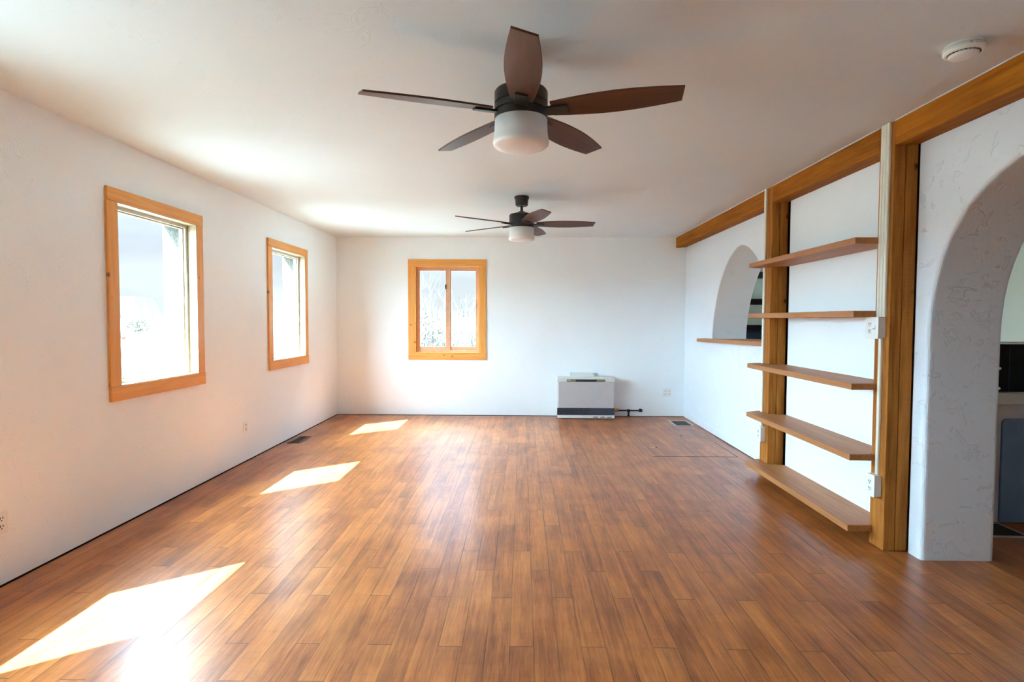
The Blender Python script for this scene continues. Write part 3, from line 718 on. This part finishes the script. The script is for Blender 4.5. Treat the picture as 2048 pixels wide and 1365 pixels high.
link('border', slab([rect(2.65, 3.10, 3.385, 3.612), rect(2.66, 3.085, 3.395, 3.600)], .0005, .009, ZW), VENTL, t)

# ================================================================== outside
GZ = -.30
bm = bmesh.new(); 
v = [bm.verts.new(p) for p in ((-3500, -3000, GZ), (3500, -3000, GZ), (3500, 3500, GZ), (-3500, 3500, GZ))]; bm.faces.new(v)
ST('ground', bm, GROUND, 'pale dry desert ground outside the windows', 'ground')
bm = bmesh.new(); prev = None
for i in range(181):
    a = math.radians(85 + 130*i/180)
    h = 75 + 30*sin(a*7) + 22*sin(a*17+1) + 12*sin(a*41) + random.uniform(-4, 4)
    R0 = 3000
    p = [bm.verts.new((R0*cos(a), R0*sin(a), GZ)), bm.verts.new(((R0+300)*cos(a), (R0+300)*sin(a), h)), bm.verts.new(((R0+900)*cos(a), (R0+900)*sin(a), GZ))]
    if prev:
        bm.faces.new([prev[0], p[0], p[1], prev[1]]); bm.faces.new([prev[1], p[1], p[2], prev[2]])
    prev = p
ST('mountain_range', bm, HILLS, 'hazy blue mountain ridge on the horizon', 'mountain')

def curve_twigs(bm, base, hgt, spread, n, rng, r=.006, subs=3, lean=(0, 0)):
    for i in range(n):
        a = rng.uniform(0, 2*pi); s = rng.uniform(.2, 1)*spread
        p = Vector(base) + Vector((rng.uniform(-.08, .08), rng.uniform(-.08, .08), 0))
        d = Vector((cos(a)*s+lean[0], sin(a)*s+lean[1], 1)).normalized(); hh = hgt*rng.uniform(.6, 1); seg = 5
        rr = r
        for k in range(seg):
            q = p + d*(hh/seg); tube(bm, p, q, rr, rr*.8, 5)
            if k > 0:
                for _ in range(subs if k > 1 else 1):
                    e = (d + Vector((rng.uniform(-.9, .9), rng.uniform(-.9, .9), rng.uniform(-.1, .7)))).normalized()
                    tube(bm, q, q+e*hh*rng.uniform(.08, .22), rr*.55, rr*.3, 4)
            d = (d + Vector((rng.uniform(-.18, .18), rng.uniform(-.18, .18), rng.uniform(-.05, .1)))).normalized()
            p = q; rr *= .8
def leaves(bm, c, rad, n, rng, size=.05):
    for i in range(n):
        while True:
            v = Vector([rng.uniform(-1, 1) for _ in range(3)])
            if v.length < 1: break
        p = Vector(c) + Vector((v.x*rad[0], v.y*rad[1], v.z*rad[2]))
        d1 = Vector([rng.uniform(-1, 1) for _ in range(3)]).normalized()*size; d2 = d1.orthogonal().normalized()*size*.4
        bm.faces.new([bm.verts.new(p-d1), bm.verts.new(p+d2), bm.verts.new(p+d1), bm.verts.new(p-d2)])
def at(px, py, z):
    """point on the plane z seen at a photo pixel (used only to measure where outdoor things stand)"""
    d = fw + r2*(px-1024)/1106.25 - u2*(py-682.5)/1106.25
    k = (z-CZ)/d.z; return Vector((d.x*k, d.y*k, z))
def shrub(name, base, hgt, spread, n, lab, group, seed, r=.006, tm=None, leaf=None, nl=0, lrad=None, lz=.5, size=.05, subs=3):
    rng = random.Random(seed); base = Vector(base)
    t = thing(name, base, lab, 'shrub', group)
    bm = bmesh.new(); curve_twigs(bm, base, hgt, spread, n, rng, r, subs); link('branches', bm, tm or TWIG, t)
    if nl:
        bm = bmesh.new(); leaves(bm, base+Vector((0, 0, hgt*lz)), lrad, nl, rng, size); link('foliage', bm, leaf or LEAF, t)
    return t
p = at(292, 727, GZ)
shrub('desert_shrub', p, 1.5, .45, 9, 'bare branching desert shrub outside the near left window', 'desert shrubs', 3, r=.016)
p = at(322, 733, GZ); shrub('desert_shrub', p, .6, .9, 16, 'low leafy desert shrub right of the bare one outside the near window', 'desert shrubs', 4, r=.008, leaf=LEAF, nl=260, lrad=(.7, .7, .3), lz=.45, size=.05)
p = at(262, 744, GZ); shrub('desert_shrub', p, .7, 1.1, 14, 'low scrubby shrub left of the bare one outside the near window', 'desert shrubs', 5, r=.009)
for i, (px, py, h_, lab) in enumerate(((276, 667, 1.5, 'round sage bush behind the bare shrub outside the near window'), (318, 664, .9, 'small dark bush on the plain at the right of the near window'),
                                       (316, 695, .45, 'tiny bush on the plain below the small dark one'), (262, 641.5, 1.6, 'leftmost far bush on the horizon line'), (272, 641.5, 1.5, 'second far bush on the horizon line'),
                                       (286, 641.5, 1.8, 'third far bush on the horizon line'), (296, 641.5, 1.5, 'rightmost far bush on the horizon line'))):
    p = at(px, py, GZ); d = p.length
    if d > 200:
        D_ = 190+i*14; p = p*(D_/d); p.z = GZ
    shrub('desert_bush', p, h_*.8, .8, 8, lab, 'bushes on the plain', 20+i, r=.02, leaf=LEAF, nl=350, lrad=(h_*.8, h_*.8, h_*.42), lz=.6, size=.12*h_)
def lump(name, c, s, mat, lab, cat, seed):
    bm = bmesh.new(); bmesh.ops.create_icosphere(bm, subdivisions=4, radius=1); rng = random.Random(seed)
    ph = [rng.uniform(0, 6) for _ in range(6)]
    for v in bm.verts:
        n_ = v.co.copy(); k = 1+.10*sin(n_.x*3+ph[0])+.08*sin(n_.y*4+ph[1])+.07*sin(n_.z*5+ph[2])+.03*sin(n_.x*11+ph[3])
        v.co = Vector((n_.x*s[0]*k, n_.y*s[1]*k, max(-.02, n_.z)*s[2]*k)) + Vector(c)
    return tag(link(name, bm, mat, loc=c, smooth=True), lab, cat)
p = at(247, 722, GZ); lump('boulder', p, (1.0, .7, .75), ROCK, 'pale bluish boulder low at left outside the near window', 'rock', 2)
q = p + Vector((0, 0, .95)); 
bm = bmesh.new(); bmesh.ops.create_icosphere(bm, subdivisions=2, radius=.13, matrix=Matrix.Translation(q)); tag(link('orange_stone', bm, RUST, loc=q), 'small orange stone lying on the pale boulder', 'rock')
p = Vector((-7.3, 14.2, GZ)); lump('boulder', p, (2.6, 1.6, 1.98), ROCKD, 'large grey-blue boulder filling the far left window low down', 'rock', 9)
for i, (X, Y, h_) in enumerate(((-5.35, 11.9, 1.25), (-4.75, 10.9, 1.05))):
    shrub('bleached_brush', (X, Y, GZ), h_, .8, 22, ('taller bleached twiggy brush in front of the grey-blue boulder', 'shorter bleached twiggy brush nearest the far left window')[i], 'bleached brush by the boulder', 40+i, r=.009, tm=TWIGW, subs=4)
# beyond the sliding window
bw = [(848, 9.6, 597, 'tallest dry brush at the left edge of the sliding window'), (862, 14.4, 612, 'dry brush second from the left in the sliding window'), (877, 17.6, 626, 'dry brush right of centre in the left sliding pane'), (890, 19.2, 638, 'low dry brush behind the middle stile of the sliding window'),
      (912, 11.2, 652, 'grassy brush at the left of the right sliding pane'), (932, 16.0, 648, 'grassy brush below the grey trunk in the right sliding pane'), (948, 12.8, 643, 'grassy brush at the right edge of the sliding window')]
for i, (px, Y, py, lab) in enumerate(bw):
    X = Y*((px-1024)/1106.25-.019); h_ = 1.62 + Y*(640-py)/1106.25
    shrub('dry_brush', (X, Y, GZ), h_*1.1, .27, 26, lab, 'dry brush behind the sliding window', 60+i, r=.009*Y/11, tm=TWIGW if i % 2 else TWIG, leaf=LEAFY, nl=520, lrad=(.45*Y/12, .4, h_*.42), lz=.46, size=.035*Y/11, subs=4)
Y = 22.0; X = Y*((929-1024)/1106.25-.019); rng = random.Random(5)
t = thing('dead_tree', (X, Y, GZ), 'grey dead tree trunk behind the brush in the right sliding pane', 'tree')
link('trunk', TB((X, Y, GZ), (X+.05, Y, 1.75), .19, .13, n=10), TWIG, t)
bm = bmesh.new(); curve_twigs(bm, (X+.03, Y, 1.3), 1.2, .8, 9, rng, .022, 3); link('branches', bm, TWIG, t)
